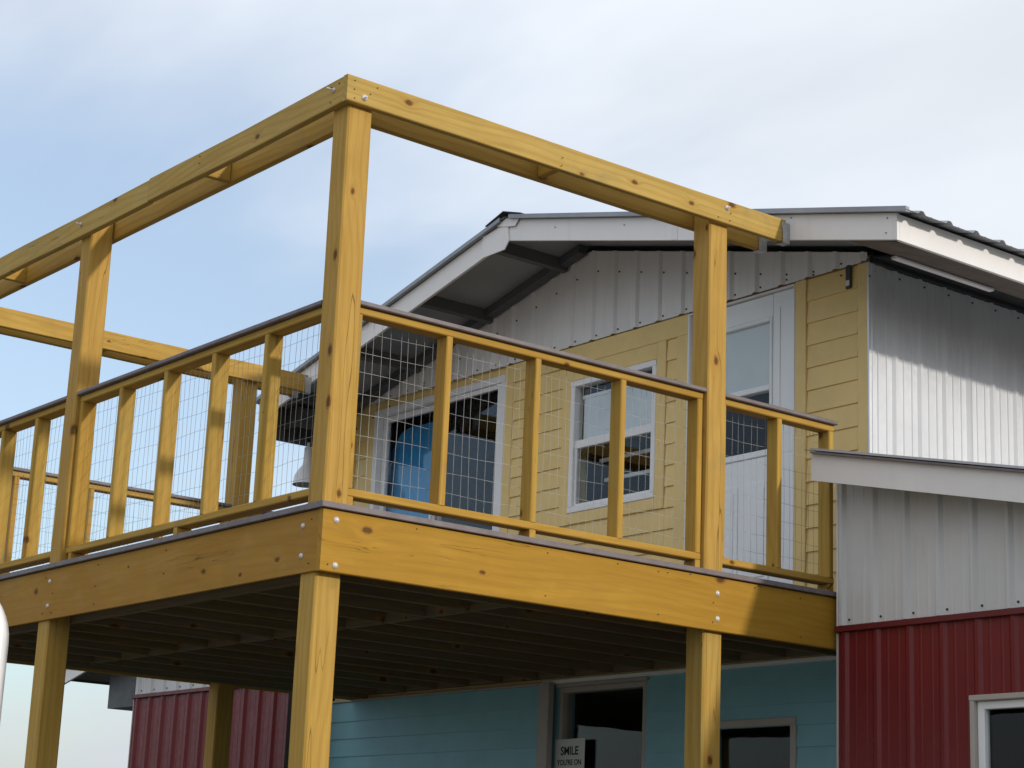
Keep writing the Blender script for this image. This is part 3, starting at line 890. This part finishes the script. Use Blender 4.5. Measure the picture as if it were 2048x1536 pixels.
# sliding teal panel hung in front of the wall
prt = bx('sliding_panel', -5.60, -2.948, YU - 0.060, YU - 0.030, GZ + 0.10, -0.33, M['teal'], house, 0.003)
tag(prt, 'teal lap-sided sliding panel')
zt_ = -0.345
while zt_ > GZ + 0.25:
    lap(-5.58, -2.952, zt_ - 0.1335, zt_, YU - 0.0605, M['teal'], prt)
    zt_ -= 0.1335
bx('panel_edge', -5.60, -2.948, YU - 0.080, YU - 0.028, -0.3295, -0.314, M['beige'], prt, 0.002)
bx('panel_edge', -2.947, -2.838, YU - 0.078, YU - 0.028, GZ + 0.10, -0.316, M['beige'], prt, 0.004)

# ---- rooms behind the glass
def room(name, x0, x1, y0, y1, z0, z1):
    vs = [(x, y, z) for x in (x0, x1) for y in (y0, y1) for z in (z0, z1)]
    return mesh(name, vs, [(2, 3, 7, 6), (0, 1, 3, 2), (4, 6, 7, 5), (0, 2, 6, 4), (1, 5, 7, 3)], M['room'], house)
room('upper_room', XLW + 0.13, XR - 0.16, YU + 0.157, 7.5, 0.0, 2.25)
room('lower_room', -5.6, 0.05, YU + 0.157, 7.0, GZ + 0.01, -0.35)
room('wing_room', 0.2, 2.5, YW + 0.122, 7.2, GZ + 0.01, 0.1)

# ---------------------------------------------------------------- the deck
deck = thing('deck', 'raised yellow-stained timber deck with wire-mesh railing and overhead beam frame', 'deck', (-2.6, 1.8, GZ))
PW = 0.138
DXL = -5.216
DY1 = YU - 0.006
W = M['wood']
posts = {}
for nm, px, py in (('corner', 0.0, 0.0), ('front', -2.738, 0.0), ('far', -5.078, 0.0), ('right', 0.0, 2.416), ('farmid', -5.078, 2.416)):
    sh_ = {'corner': -0.018, 'front': -0.068}.get(nm, 0.0)
    posts[nm] = bx('post', px - PW, px, py, py + PW, -0.030, 2.096, M['post'], deck, 0.008, wig=0.005, twist=random.uniform(-1.2, 1.2))
    bx('post', px - PW + sh_, px + sh_, py, py + PW, GZ - 0.02, -0.0305, M['post'], deck, 0.008, wig=0.004, twist=random.uniform(-0.5, 0.5))
# rim boards and inner beams
RT, RB = -0.031, -0.319
rimR = bx('rim_board', 0.001, 0.036, -0.0165, DY1 - 0.02, RB, RT, M['rim'], deck, 0.004)
rimF = bx('rim_board', DXL - 0.036, 0.0005, -0.016, -0.0005, RB + 0.001, RT, M['front_rim'], deck, 0.004)
bx('rim_board', DXL - 0.036, DXL - 0.001, 0.0, DY1 - 0.02, RB, RT, W, deck, 0.004)
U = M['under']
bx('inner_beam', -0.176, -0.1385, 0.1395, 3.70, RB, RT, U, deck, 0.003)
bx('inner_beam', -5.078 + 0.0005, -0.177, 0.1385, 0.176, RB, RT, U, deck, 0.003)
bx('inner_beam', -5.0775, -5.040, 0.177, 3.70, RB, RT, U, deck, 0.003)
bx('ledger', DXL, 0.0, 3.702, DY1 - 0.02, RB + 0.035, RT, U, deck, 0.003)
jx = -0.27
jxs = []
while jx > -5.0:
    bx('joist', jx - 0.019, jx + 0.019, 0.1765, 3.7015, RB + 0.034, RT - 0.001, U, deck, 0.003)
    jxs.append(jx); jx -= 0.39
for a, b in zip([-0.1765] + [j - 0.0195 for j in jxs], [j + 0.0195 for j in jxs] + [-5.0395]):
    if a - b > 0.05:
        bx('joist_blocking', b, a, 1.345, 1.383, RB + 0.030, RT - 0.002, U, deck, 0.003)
# deck boards: border boards at the edges, field boards between
DT = -0.028
bx('deck_board', -0.088, 0.056, -0.036, DY1 - 0.04, DT, 0.0, M['cap'], deck, 0.003)
bx('deck_board', DXL - 0.056, -0.0895, -0.036, 0.104, DT, 0.0, M['cap'], deck, 0.003)
bx('deck_board', DXL - 0.056, DXL + 0.088, 0.1055, DY1 - 0.04, DT, 0.0, M['cap'], deck, 0.003)
yy = 0.109
while yy + 0.137 < DY1 - 0.03:
    bx('deck_board', DXL + 0.0895, -0.0895, yy, yy + 0.136, DT - 0.0005, -0.001, M['cap'], deck, 0.003)
    yy += 0.1415

# overhead beams, doubled either side of the posts
BT, BB = 2.1005, 1.965
bRo = bx('overhead_beam', 0.002, 0.042, -0.0425, 2.972, BB, BT, M['beam'], deck, 0.004, wig=0.006)
bRi = bx('overhead_beam', -0.1795, -0.1395, 0.181, 2.972, BB - 0.004, BT - 0.004, M['beam'], deck, 0.004, wig=0.006)
bFo = bx('overhead_beam', -1.968, 0.0015, -0.042, -0.002, BB, BT, M['beam'], deck, 0.004, wig=0.006)
bFo2 = bx('overhead_beam', -5.258, -1.970, -0.042, -0.002, BB - 0.006, BT - 0.007, M['beam'], deck, 0.004, wig=0.006)
bFi = bx('overhead_beam', -5.036, -0.139, 0.1395, 0.1795, BB - 0.003, BT - 0.004, M['beam'], deck, 0.004, wig=0.006)
bLi = bx('overhead_beam', -5.0765, -5.0365, 0.181, 2.972, BB, BT, M['beam'], deck, 0.004, wig=0.006)
bLo = bx('overhead_beam', -5.258, -5.218, -0.001, 2.972, BB, BT, M['beam'], deck, 0.004, wig=0.006)
blk = lambda x0, x1, y0, y1, z0=BB + 0.004: bx('beam_block', x0, x1, y0, y1, z0, BT - 0.012, W, deck, 0.003)
blk(-0.1390, 0.0015, 1.290, 1.328)
blk(-1.412, -1.374, -0.0015, 0.139)
blk(-4.00, -3.962, -0.0015, 0.139)
blk(-5.2175, -5.077, 1.27, 1.308)
# flashing hangers where the beams meet the rake board
def hanger(x0, x1, zb, zt):
    y0, y1 = 2.945, 2.998
    n = 7
    vs, fs = [], []
    e = 0.004
    sec = [(x0 - e, zt), (x0 - e, zb - e), (x1 + e, zb - e), (x1 + e, zt), (x1 + e + 0.003, zt), (x1 + e + 0.003, zb - e - 0.003), (x0 - e - 0.003, zb - e - 0.003), (x0 - e - 0.003, zt)]
    for i in range(3):
        for (a, b) in sec:
            fr = (y0 + (y1 - y0) * i / 2) + random.uniform(-.010, .010) * (i == 0)
            vs.append((a, fr, b + random.uniform(-.004, .004) * (b > zb)))
    for i in range(2):
        for k in range(8):
            fs.append((i * 8 + k, i * 8 + (k + 1) % 8, i * 8 + 8 + (k + 1) % 8, i * 8 + 8 + k))
    fs.append(tuple(range(8)))
    fs.append(tuple(range(23, 15, -1)))
    return mesh('beam_hanger', vs, fs, M['tape'], deck)
hanger(0.002, 0.042, BB, BT - 0.02)
hanger(-0.1795, -0.1395, BB - 0.004, BT - 0.02)
hanger(-5.0765, -5.0365, BB, BT - 0.02)
hanger(-5.258, -5.218, BB, BT - 0.02)

# bolts: washer and domed head
def bolt(p, nrm, parent, r=0.014, long=0.0):
    n = Vector(nrm); p = Vector(p)
    if long:
        return smooth(tube('bolt', [p - n * 0.003, p + n * 0.004, p + n * 0.0045, p + n * (0.006 + long)], [r, r, 0.006, 0.0055], M['metal'], parent, 10))
    return smooth(tube('bolt', [p - n * 0.003, p + n * 0.003, p + n * 0.0035, p + n * 0.008, p + n * 0.011], [r * 1.1, r * 1.1, r * 0.95, r * 0.75, r * 0.2], M['metal'], parent, 12))
for (y, z) in ((0.057, -0.078), (0.065, -0.288), (2.480, -0.118), (2.482, -0.254)):
    bolt((0.036, y, z), (1, 0, 0), rimR)
for (x, z) in ((-0.13, -0.096), (-0.129, -0.237), (-2.80, -0.10), (-2.80, -0.24)):
    bolt((x, -0.016, z), (0, -1, 0), rimF, 0.012)
bolt((0.042, 0.059, 2.002), (1, 0, 0), bRo, 0.016, 0.016)
bolt((0.042, 2.505, 2.055), (1, 0, 0), bRo, 0.016, 0.016)
bolt((-0.079, -0.042, 2.050), (0, -1, 0), bFo, 0.012, 0.035)
bolt((-2.812, -0.042, 2.036), (0, -1, 0), bFo2, 0.012, 0.025)

def nails(parent, pts, n):
    o = screws(parent, rn.sample(pts, max(3, len(pts) * 5 // 9)), n, 0.0032)
    o.name = 'nail_heads'
rn = random.Random(3)
nails(rimR, [(0.0362, y + rn.uniform(-.012, .012), z + rn.uniform(-.008, .008)) for y in (0.02, 0.52, 1.30, 2.05, 2.44, 2.75, 3.1) for z in (-0.06, -0.17, -0.28)] + [(0.0362, 0.3 + rn.uniform(0, 2.9), rn.uniform(-.06, -.04)) for _ in range(9)], (1, 0, 0))
nails(rimF, [(x + rn.uniform(-.012, .012), -0.0162, z + rn.uniform(-.008, .008)) for x in (-0.05, -0.66, -1.05, -1.44, -2.22, -2.75, -2.86) for z in (-0.07, -0.18, -0.28)], (0, -1, 0))
nails(bRo, [(0.0422, y + rn.uniform(-.006, .006), z) for y in (0.0, 0.09, 0.125, 1.309, 2.44, 2.53) for z in (1.985, 2.03, 2.075)], (1, 0, 0))
nails(bFo, [(x, -0.0422, z) for x in (-1.393, -0.10, -0.03) for z in (1.99, 2.03, 2.07)], (0, -1, 0))

# ---- railing sections
def wire_panel(parent, a0, a1, z0, z1, frame, inside):
    """welded wire, 5 x 10 cm; frame(u, z, off) -> world point"""
    r = 0.0008
    vs, fs = [], []
    def strand(pts, side):
        o = len(vs)
        for (u, z, d) in pts:
            if side == 'v':
                q = ((-r, 0, -r), (r, 0, -r), (0, 0, r))
            else:
                q = ((0, -r, -r), (0, r, -r), (0, 0, r))
            for (du, dz, dd) in q:
                vs.append(frame(u + du, z + dz, d + dd))
        for i in range(len(pts) - 1):
            for k in range(3):
                fs.append((o + 3 * i + k, o + 3 * i + (k + 1) % 3, o + 3 * i + 3 + (k + 1) % 3, o + 3 * i + 3 + k))
    ph = random.uniform(0, 6)
    dev = lambda u, z: 0.006 * math.sin(u * 7.0 + ph) * math.sin((z - z0) / (z1 - z0) * math.pi) + 0.003 * math.sin(u * 19 + z * 5)
    u = a0 + 0.02
    while u < a1 - 0.005:
        lean = random.uniform(-.0025, .0025)
        strand([(u + lean * t, z0 + (z1 - z0) * t / 4, dev(u, z0 + (z1 - z0) * t / 4)) for t in range(5)], 'v')
        u += 0.0508
    z = z0 + 0.02
    while z < z1:
        n = max(2, int((a1 - a0) / 0.12))
        wz = random.uniform(0, 6)
        strand([(a0 + (a1 - a0) * t / n, z + 0.0035 * math.sin(t * 1.3 + wz), dev(a0 + (a1 - a0) * t / n, z) + 0.002) for t in range(n + 1)], 'h')
        z += 0.1016
    return mesh('wire_mesh', vs, fs, M['wire'], parent)

def railing(side, a0, a1, bal, blocks, wire_z=(0.06, 0.965)):
    """side R: along Y at the right edge; F: along X at the front edge; L: along Y at the far edge"""
    if side == 'R':
        box = lambda n, u0, u1, d0, d1, z0, z1, m, p, **k: bx(n, -d1, -d0, u0, u1, z0, z1, m, p, **k)
        fr = lambda u, z, d: (-0.1225 - d, u, z)
    elif side == 'F':
        box = lambda n, u0, u1, d0, d1, z0, z1, m, p, **k: bx(n, u0, u1, d0, d1, z0, z1, m, p, **k)
        fr = lambda u, z, d: (u, 0.1225 + d, z)
    else:
        box = lambda n, u0, u1, d0, d1, z0, z1, m, p, **k: bx(n, DXL + d0, DXL + d1, u0, u1, z0, z1, m, p, **k)
        fr = lambda u, z, d: (DXL + 0.1225 + d, u, z)
    top = box('top_rail', a0 + 0.001, a1 - 0.001, 0.030, 0.119, 0.945, 0.983, W, deck, cham=0.005, wig=0.0012)
    box('bottom_rail', a0 + 0.001, a1 - 0.001, 0.030, 0.119, 0.059, 0.097, W, top, cham=0.005)
    box('rail_cap', a0 + 0.001, a1 - 0.001 + (0.008 if side == 'R' and a1 > 3 else 0), 0.004, 0.142, 0.9835, 1.006, M['cap'], top, cham=0.004)
    for b in bal:
        b0 = min(max(b, a0 + 0.0012), a1 - 0.0392)
        box('baluster', b0, b0 + 0.038, 0.0302, 0.1188, 0.0975, 0.9445, W, top, cham=0.005, twist=random.uniform(-0.8, 0.8))
    for b in blocks:
        box('rail_block', b, b + 0.038, 0.0305, 0.1185, 0.0005, 0.0588, W, top, cham=0.004)
    wire_panel(top, a0, a1, wire_z[0], wire_z[1], fr, 1)
    return top
railing('R', PW, 2.416, [0.138, 0.678, 1.242, 1.822, 2.378], [1.242, 0.145, 2.375])
railing('R', 2.416 + PW, 3.452, [2.554, 2.993, 3.414], [3.41])
railing('F', -2.738, -PW, [-0.69, -1.215, -1.73, -2.25, -2.737], [-1.475, -2.70])
railing('F', -5.078, -2.738 - PW, [-3.34, -3.82, -4.33, -4.85, -5.077], [-4.0])
railing('L', PW, 2.416, [0.138, 0.70, 1.27, 1.84, 2.378], [1.27])
railing('L', 2.416 + PW, 3.452, [2.554, 3.0, 3.414], [3.0])

# ---------------------------------------------------------------- loose things
# blue hanging inside the sliding door
cur = []
nx = 14
vs, fs = [], []
bx0, bx1 = -5.19, -4.45
def blue_top(x):
    if x < -4.93:
        t = (x - bx0) / (-4.93 - bx0)
        return 1.66 + 0.17 * math.sin(t * math.pi / 2)
    return 1.83 - 0.02 * (x + 4.93)
for i in range(nx + 1):
    x = bx0 + (bx1 - bx0) * i / nx
    y = 3.878 + 0.006 * math.sin(i * 1.7)
    for (yo, z) in ((0, 0.02), (0, blue_top(x)), (0.012, 0.02), (0.012, blue_top(x))):
        vs.append((x, y + yo, z))
for i in range(nx):
    a, b = 4 * i, 4 * i + 4
    fs += [(a, b, b + 1, a + 1), (a + 2, a + 3, b + 3, b + 2), (a + 1, b + 1, b + 3, a + 3), (a, a + 2, b + 2, b)]
fs += [(0, 1, 3, 2), (4 * nx, 4 * nx + 2, 4 * nx + 3, 4 * nx + 1)]
blue = smooth(mesh('blue_screen', vs, fs, M['blue'], None))
tag(blue, 'bright blue screen with rounded upper corner behind the sliding glass door')
blue['category'] = 'screen'

# paper sign in the glazed opening
sg = bx('paper_sign', -2.855, -2.545, 3.772, 3.775, -1.02, -0.69, M['paper'], None, 0.0005)
sg['label'] = 'white paper notice with black lettering hung in the dark glazed opening'
sg['category'] = 'sign'
def text(body, size, x, z, y, parent, sx=1.0):
    cu = bpy.data.curves.new('lettering', 'FONT')
    cu.body = body
    cu.size = size
    cu.align_x = 'CENTER'
    cu.extrude = 0.0004
    cu.offset = size * 0.022
    tmp = bpy.data.objects.new('tmp_text', cu)
    C.objects.link(tmp)
    dg = bpy.context.evaluated_depsgraph_get()
    me = bpy.data.meshes.new_from_object(tmp.evaluated_get(dg))
    bpy.data.objects.remove(tmp)
    me.name = 'lettering'
    me.materials.clear()
    me.materials.append(M['ink'])
    o = bpy.data.objects.new('lettering', me)
    w = Matrix.Translation((x, y, z)) @ Matrix.Rotation(math.pi / 2, 4, 'X') @ Matrix.Diagonal((sx, 1, 1, 1))
    return setup(o, None, parent, w)
text('SMILE', 0.078, -2.70, -0.795, 3.7712, sg, 0.95)
text("YOU'RE ON", 0.050, -2.70, -0.862, 3.7712, sg, 0.95)
text('CAMERA', 0.066, -2.70, -0.945, 3.7712, sg, 0.95)

# white bell-shaped lamp hanging under the left eave
lamp = thing('hanging_lamp', 'white bell-shaped outdoor lamp hanging below the dark left eave', 'lamp', (-5.66, 3.40, 1.735))
lx, ly = -5.66, 3.40
prof = [(0.012, 1.735), (0.012, 1.70), (0.030, 1.69), (0.034, 1.58), (0.040, 1.545), (0.075, 1.50), (0.098, 1.455), (0.105, 1.395), (0.110, 1.388)]
smooth(tube('lamp_shade', [(lx, ly, z) for r_, z in prof], [r_ for r_, z in prof], M['vinyl'], lamp, 20, caps=False))
tube('lamp_rim', [(lx, ly, 1.391), (lx, ly, 1.384)], [0.108, 0.108], M['soffit'], lamp, 20)

# curved white metal ladder rail at the left
lad = thing('ladder', 'white metal ladder with rounded top rail standing free before the deck', 'ladder', (2.7, -2.75, GZ))
dirx = Vector((-0.62, -0.785, 0)).normalized()          # leftwards, square to the view
fwd = Vector((-0.785, 0.62, 0))
base = Vector((2.806, -2.692, 0))
def rail(off, far=0.0):
    path = []
    for z in (GZ, -2.4, -1.6, -1.13):
        path.append((0.0, z))
    R_ = 0.16
    for k in range(1, 13):
        t = math.pi / 2 * k / 12
        path.append((R_ * (1 - math.cos(t)), -1.13 + R_ * math.sin(t)))
    path.append((0.40, -1.13 + R_))
    if far:
        path = [(far - a_, b_) for a_, b_ in path]
    vs, fs = [], []
    hw, hd = 0.016, 0.032
    for i, (s, z) in enumerate(path):
        a = path[max(i - 1, 0)]; b = path[min(i + 1, len(path) - 1)]
        d = Vector((b[0] - a[0], b[1] - a[1])).normalized()
        nx_, nz_ = -d.y, d.x
        for (q, e) in ((-hw, -hd), (hw, -hd), (hw * 1.15, 0), (hw, hd), (-hw, hd), (-hw * 1.15, 0)):
            p = base + dirx * (s + nx_ * q + 0.016) + fwd * (e + off)
            vs.append((p.x, p.y, z + nz_ * q))
    for i in range(len(path) - 1):
        for k in range(6):
            fs.append((6 * i + k, 6 * i + (k + 1) % 6, 6 * i + 6 + (k + 1) % 6, 6 * i + 6 + k))
    fs.append(tuple(range(5, -1, -1))); fs.append(tuple(6 * (len(path) - 1) + k for k in range(6)))
    return smooth(mesh('side_rail', vs, fs, M['alu'], lad))
r1 = rail(0.0)
rail(0.0, 0.80)
pz = base + dirx * 0.016
bolt((pz.x - fwd.x * 0.033, pz.y - fwd.y * 0.033, -1.14), tuple(-fwd), r1, 0.005)
for zr_ in (-3.0, -2.7, -2.4, -2.1, -1.8, -1.5, -1.22):
    a = base + dirx * 0.03; b = base + dirx * 0.80
    tube('rung', [(a.x, a.y, zr_), (b.x, b.y, zr_)], 0.014, M['alu'], lad, 8)
